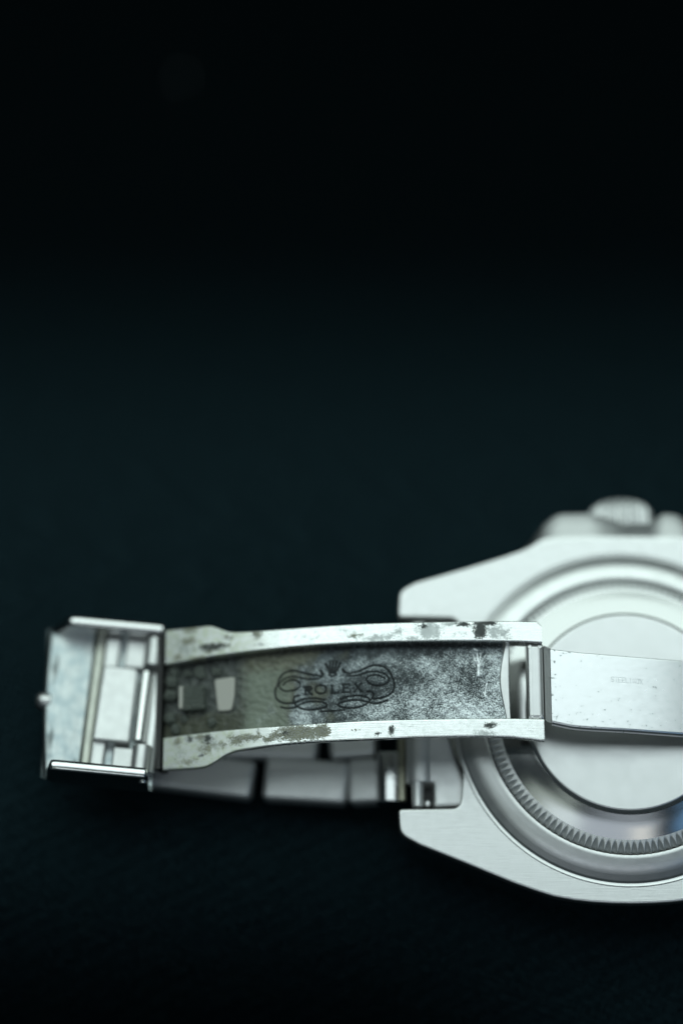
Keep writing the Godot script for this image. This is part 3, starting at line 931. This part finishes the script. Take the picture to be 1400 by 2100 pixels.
func build_blade(watch: Node3D) -> void:
	# its recessed floor, with the engraving cut into it
	var st := new_st()
	var rows := []
	var nx := 370
	var nz := 92
	for i in nx + 1:
		var x := lerpf(-49.3, -13.1, i / float(nx))
		var z0 := interp(TOP_IN, x) - 0.25
		var z1 := interp(BOT_IN, x) + 0.25
		var row := PackedVector3Array()
		for j in nz + 1:
			var z := lerpf(z0, z1, j / float(nz))
			var end_x := x
			if i == nx:
				end_x = -13.1 + 0.5 * sm(-4.0, 2.0, z) - 0.25 * sm(-4.0, -6.5, z)
			var px := clampi(int((end_x - FX0) * FPPM), 0, floor_w - 1)
			var pz := clampi(int((z - FZ0) * FPPM), 0, floor_h - 1)
			row.append(Vector3(end_x, blade_y(x) - DEEP + floor_rise[pz * floor_w + px], z))
		rows.append(row)
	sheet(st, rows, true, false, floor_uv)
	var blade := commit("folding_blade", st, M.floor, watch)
	blade.set_meta("label", "grimy folding clasp blade engraved with a crown, scrolls and lettering")
	# underside of the floor
	var un := new_st()
	var ur := []
	for i in 41:
		var x := lerpf(-49.3, -12.6, i / 40.0)
		ur.append(PackedVector3Array([Vector3(x, blade_y(x) - DEEP - 0.6, interp(TOP_OUT, x) + 0.4), Vector3(x, blade_y(x) - DEEP - 0.6, interp(BOT_OUT, x) - 0.4)]))
	sheet(un, ur, false)
	commit("underside", un, M.dull, blade)
	# the two raised rails
	for s in [0, 1]:
		var r := new_st()
		var rr := []
		var nn := 300
		for i in nn + 1:
			var x := lerpf(-48.65, -9.2, i / float(nn))
			var zo := interp(TOP_OUT if s == 0 else BOT_OUT, x)
			var zi := interp(TOP_IN if s == 0 else BOT_IN, x)
			var y := blade_y(x)
			var drop := 0.0
			if s == 0:
				zo += 0.45 * sm(-9.75, -9.2, x)
			var d := signf(zi - zo)
			var sec := rounded([Vector3(zo + d * 0.7, y - 2.3, 0), Vector3(zo + d * 0.25, y - 1.3, 0.3), Vector3(zo, y - 0.55, 0.2), Vector3(zo, y - drop, 0.2), Vector3(zi, y - drop, 0.16), Vector3(zi, y - DEEP - 0.25, 0)], false, 4)
			var row := PackedVector3Array()
			for q in sec:
				row.append(Vector3(x, q.y, q.x))
			rr.append(row)
		sheet(r, rr, s == 0, false, rail_uv)
		for e in [0, nn]:
			cap(r, Array(rr[e]), Vector3.LEFT if e == 0 else Vector3.RIGHT, rail_uv)
		var rail := commit("side_rail", r, M.rail, blade)
		rail.set_meta("label", "upper rail with dark flakes near its right end" if s == 0 else "lower rail with a crusty olive stain")
	# the smooth end of the floor and the cross bar beyond the slot
	var e1 := new_st()
	var er := []
	for c in [[0.0, -0.15], [0.06, 0.0], [0.15, 0.05], [0.75, 0.07], [0.9, 0.04], [0.98, -0.08], [1.0, -0.7]]:
		var row := PackedVector3Array()
		for k in 25:
			var z := lerpf(-6.2, 1.9, k / 24.0)
			var x0: float = -12.9 - 0.72 * sin(clampf((z + 6.3) / 8.4, 0.0, 1.0) * PI) * (1.0 - 0.35 * sm(-3.0, 1.9, z))
			row.append(Vector3(lerpf(x0, -12.48, c[0]), blade_y(-12.9) - DEEP + 0.18 + c[1], z))
		er.append(row)
	sheet(e1, er, true)
	commit("end_lip", e1, M.satin_soft, blade)
	var e2 := new_st()
	slab(e2, rounded([Vector3(-10.8, -6.15, 0.1), Vector3(-9.08, -6.15, 0.1), Vector3(-9.08, 2.0, 0.1), Vector3(-10.8, 2.0, 0.1)], true), 15.2, 17.15, 0.45, Vector3.ZERO, Basis.IDENTITY)
	commit("cross_bar", e2, M.satin_soft, blade)
	# things caked to the left end of the floor
	var y0 := blade_y(-45.5) - DEEP
	var up := Vector3(-0.0102 * 33.5, 1, 0)
	var tilt := Basis(Vector3(0, 0, 1), atan(0.0102 * 33.4))
	var b1 := new_st()
	soft_box(b1, Vector3(-45.5, y0 + 0.35, -1.75), Vector3(2.6, 1.5, 2.6), 0.22, tilt)
	commit("raised_stud", b1, M.crust, blade)
	var b2 := new_st()
	soft_box(b2, Vector3(-46.75, y0 + 0.35, -1.8), Vector3(0.45, 1.3, 2.5), 0.15, tilt)
	commit("stud_edge", b2, M.pale, blade)
	var b3 := new_st()
	slab(b3, rounded([Vector3(-1.15, -1.75, 0.35), Vector3(1.2, -1.95, 0.5), Vector3(1.15, 0.2, 0.1), Vector3(0.85, 1.75, 0.4), Vector3(-0.7, 1.75, 0.35)], true), -0.6, 0.35, 0.15, Vector3(-42.25, blade_y(-42.25) - DEEP, -1.95), Basis(Vector3(0, 0, 1), atan(0.0102 * 30.0)))
	commit("pale_tab", b3, M.pale, blade)
	for q in [[-47.9, -3.9, 0.75, 0.6], [-48.1, -2.3, 0.7, 0.9], [-47.7, -5.0, 0.6, 0.6], [-48.0, 0.2, 0.7, 0.7], [-47.5, 1.4, 0.55, 0.7], [-46.6, 0.3, 0.4, 0.35], [-43.6, 0.9, 0.5, 0.55], [-44.9, -4.6, 0.7, 0.5], [-43.2, -4.5, 0.5, 0.4], [-46.3, -4.6, 0.45, 0.4]]:
		var g := new_st()
		lump(g, Vector3(q[0], blade_y(q[0]) - DEEP + 0.15, q[1]), q[2], q[3])
		commit("crust_lump", g, M.crust, blade)
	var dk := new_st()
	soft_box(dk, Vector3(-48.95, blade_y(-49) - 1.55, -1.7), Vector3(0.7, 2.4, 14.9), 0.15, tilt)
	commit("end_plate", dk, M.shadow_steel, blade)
	# second blade, hinged to the first and reaching back over the watch
	var sb := new_st()
	var sr := []
	var xs := []
	for i in 61:
		xs.append(lerpf(-8.35, 30.0, pow(i / 60.0, 1.3)))
	for x in xs:
		var y: float = 17.38 - 0.0062 * maxf(0, x + 8.3) ** 2 - 0.02 * (x + 8.3)
		if x > 6.0:
			y = 17.38 - 0.0062 * 14.3 ** 2 - 0.02 * 14.3 - 0.177 * (x - 6.0) - 0.012 * (x - 6.0) ** 2
		var z0: float = interp([Vector2(-8.4, -5.5), Vector2(-4.66, -5.1), Vector2(5.57, -4.63), Vector2(30, -4.4)], x)
		var z1: float = interp([Vector2(-8.4, 2.42), Vector2(-5.9, 2.9), Vector2(-0.34, 3.15), Vector2(5.25, 3.37), Vector2(30, 3.9)], x)
		var sec := rounded([Vector3(z0, y - 0.8, 0), Vector3(z0, y, 0.15), Vector3(z1, y, 0.32), Vector3(z1, y - 0.9, 0.1), Vector3(z0, y - 0.8, 0)], false, 4)
		var row := PackedVector3Array()
		for q in sec:
			row.append(Vector3(x, q.y, q.x))
		sr.append(row)
	sheet(sb, sr, true, false, func(p: Vector3) -> Vector2: return Vector2((p.x + 8.4) / 24.0, (p.z + 5.8) / 9.4))
	cap(sb, Array(sr[0]), Vector3.LEFT)
	cap(sb, Array(sr[-1]), Vector3.RIGHT)
	var second := commit("second_blade", sb, M.second, watch)
	second.set_meta("label", "bright steel clasp blade crossing over the case back")
	var kn := new_st()
	var kr := []
	for c in [[-9.03, 15.4], [-9.02, 16.8], [-8.99, 16.88], [-8.93, 16.93], [-8.88, 16.97], [-8.45, 17.22], [-8.4, 17.25], [-8.32, 17.34]]:
		kr.append(PackedVector3Array([Vector3(c[0], c[1], lerpf(-6.0, -5.55, (c[0] + 9.03) / 0.7)), Vector3(c[0], c[1], -1.8), Vector3(c[0], c[1], lerpf(2.02, 2.4, (c[0] + 9.03) / 0.7))]))
	sheet(kn, kr, true)
	commit("hinge_knuckle", kn, M.dull, second)

func lump(st: SurfaceTool, at: Vector3, r: float, tall: float) -> void:
	var noise := FastNoiseLite.new()
	noise.seed = int(at.x * 37 + at.z * 11)
	noise.frequency = 0.9
	var rows := []
	for i in 9:
		var row := PackedVector3Array()
		var t := PI * 0.62 * (i + 0.02) / 8.0
		for k in 16:
			var a := TAU * k / 16.0
			var d := Vector3(sin(t) * cos(a), cos(t), sin(t) * sin(a))
			row.append(at + Vector3(d.x * r, d.y * tall, d.z * r) * (1.0 + 0.45 * noise.get_noise_3dv(d * 1.2)))
		rows.append(row)
	sheet(st, rows, true, true)

# the cloth lies over a pad that is flat under the watch and falls away before and behind it
func cushion(x: float, z: float) -> float:
	var b := clampf(-20.0 - z, 0.0, 47.0)
	var f := clampf(z - 9.0, 0.0, 34.0)
	var e := clampf(-66.8 - x, 0.0, 12.0) * sm(-8.0, 0.0, z)
	return maxf(-72.0, -b * b / 125.0 - 0.752 * maxf(0.0, -67.0 - z) - (f * f / 52.0 + 1.307 * maxf(0.0, z - 43.0)) * (1.0 - 0.72 * sm(-35.0, 5.0, x)) - e * e * 0.05)

# ---------------------------------------------------------------- scene
func _ready() -> void:
	rng.seed = 7
	var cam := Camera3D.new()
	cam.name = "camera"
	cam.transform = Transform3D(Basis(Vector3(1, 0, 0), Vector3(0, 0.30237, -0.95319), Vector3(0, 0.95319, 0.30237)), Vector3(-29.974, 274.776, 61.264) * MM)
	var lens := CameraAttributesPhysical.new()
	lens.frustum_focal_length = 60.0      # on a 24 mm high frame
	lens.frustum_focus_distance = 0.2645
	lens.frustum_near = 0.01
	lens.frustum_far = 20.0
	lens.exposure_aperture = 3.0
	cam.attributes = lens
	add_child(cam)
	cam.current = true
	var we := WorldEnvironment.new()
	we.name = "surroundings"
	var env := Environment.new()
	env.background_mode = Environment.BG_COLOR
	env.background_color = lin(0.022, 0.031, 0.035)
	env.tonemap_mode = Environment.TONE_MAPPER_LINEAR
	env.tonemap_exposure = 1.0
	env.sdfgi_enabled = true
	env.ssao_enabled = true
	env.ssil_enabled = true
	we.environment = env
	add_child(we)
	soft_light("window_light", Vector3(-60, 405, -300), Vector3(-20, 10, 0), Vector2(0.72, 0.28), 1.88, Color(0.92, 1.0, 0.985))
	soft_light("window_sill_light", Vector3(-50, 490, -115), Vector3(-20, 10, 0), Vector2(0.66, 0.16), 1.32, Color(0.92, 0.99, 1.0))
	soft_light("ceiling_light", Vector3(-35, 505, 215), Vector3(-20, 10, 0), Vector2(0.34, 0.14), 0.85, Color(0.90, 0.95, 1.0))
	soft_light("side_window_light", Vector3(-150, 470, 140), Vector3(0, 10, 0), Vector2(0.15, 0.12), 0.62, Color(0.93, 1.0, 0.96))
	soft_light("warm_lamp_light", Vector3(75, 420, 192), Vector3(0, 10, 0), Vector2(0.045, 0.06), 0.7, Color(1.0, 0.95, 0.83))
	soft_light("blue_window_light", Vector3(205, 403, 150), Vector3(0, 10, 0), Vector2(0.10, 0.13), 0.65, Color(0.55, 0.78, 1.0))
	make_materials()
	# the cloth
	var st := new_st()
	var rows := []
	for i in 121:
		var row := PackedVector3Array()
		for j in 201:
			var x := (j - 100) * 3.0 - 25.0
			var z := (i - 70) * 4.0
			x += signf(x) * maxf(0.0, absf(x) - 200.0) ** 2 * 0.12
			z += signf(z) * maxf(0.0, absf(z) - 150.0) ** 2 * 0.12
			row.append(Vector3(x, cushion(x, z), z))
		rows.append(row)
	sheet(st, rows, false, false, func(p: Vector3) -> Vector2: return Vector2((p.x * 0.94 + p.z * 0.34), (p.z * 0.94 - p.x * 0.34)) / 9.0)
	var cloth := commit("ground_cloth", st, M.cloth)
	cloth.set_meta("kind", "structure")
	cloth.set_meta("label", "black woven cloth under the watch")
	var watch := Node3D.new()
	watch.name = "wristwatch"
	add_child(watch)
	watch.set_meta("label", "worn steel wristwatch lying face down with its folding clasp open")
	watch.set_meta("category", "watch")
	build_case(watch)
	build_bracelet(watch)
	build_cover(watch)
	build_blade(watch)
	for q in [[-12.51, -26.6, 0.05, "tiny pale lint speck on the cloth near the winding crown"], [-52.12, -103.16, 0.2, "blurred pale lint speck on the cloth at upper left"]]:
		var l := new_st()
		lump(l, Vector3(0, q[2] * 0.4, 0), q[2], q[2] * 0.7)
		var o := commit("lint_speck", l, M.lint)
		o.position = Vector3(q[0], cushion(q[0], q[1]), q[1]) * MM
		o.set_meta("label", q[3])
		o.set_meta("category", "lint")
		o.set_meta("group", "lint specks on the cloth")

func soft_light(called: String, from: Vector3, to: Vector3, size: Vector2, shine: float, tint: Color) -> void:
	var a := AreaLight3D.new()
	a.name = called
	a.area_size = size
	a.light_energy = shine * size.x * size.y / PI      # shine: how bright its face looks
	a.light_color = tint
	a.shadow_enabled = true
	add_child(a)
	a.look_at_from_position(from * MM, to * MM, Vector3(1, 0, 0))
	a.rotate_object_local(Vector3(0, 0, 1), PI / 2)
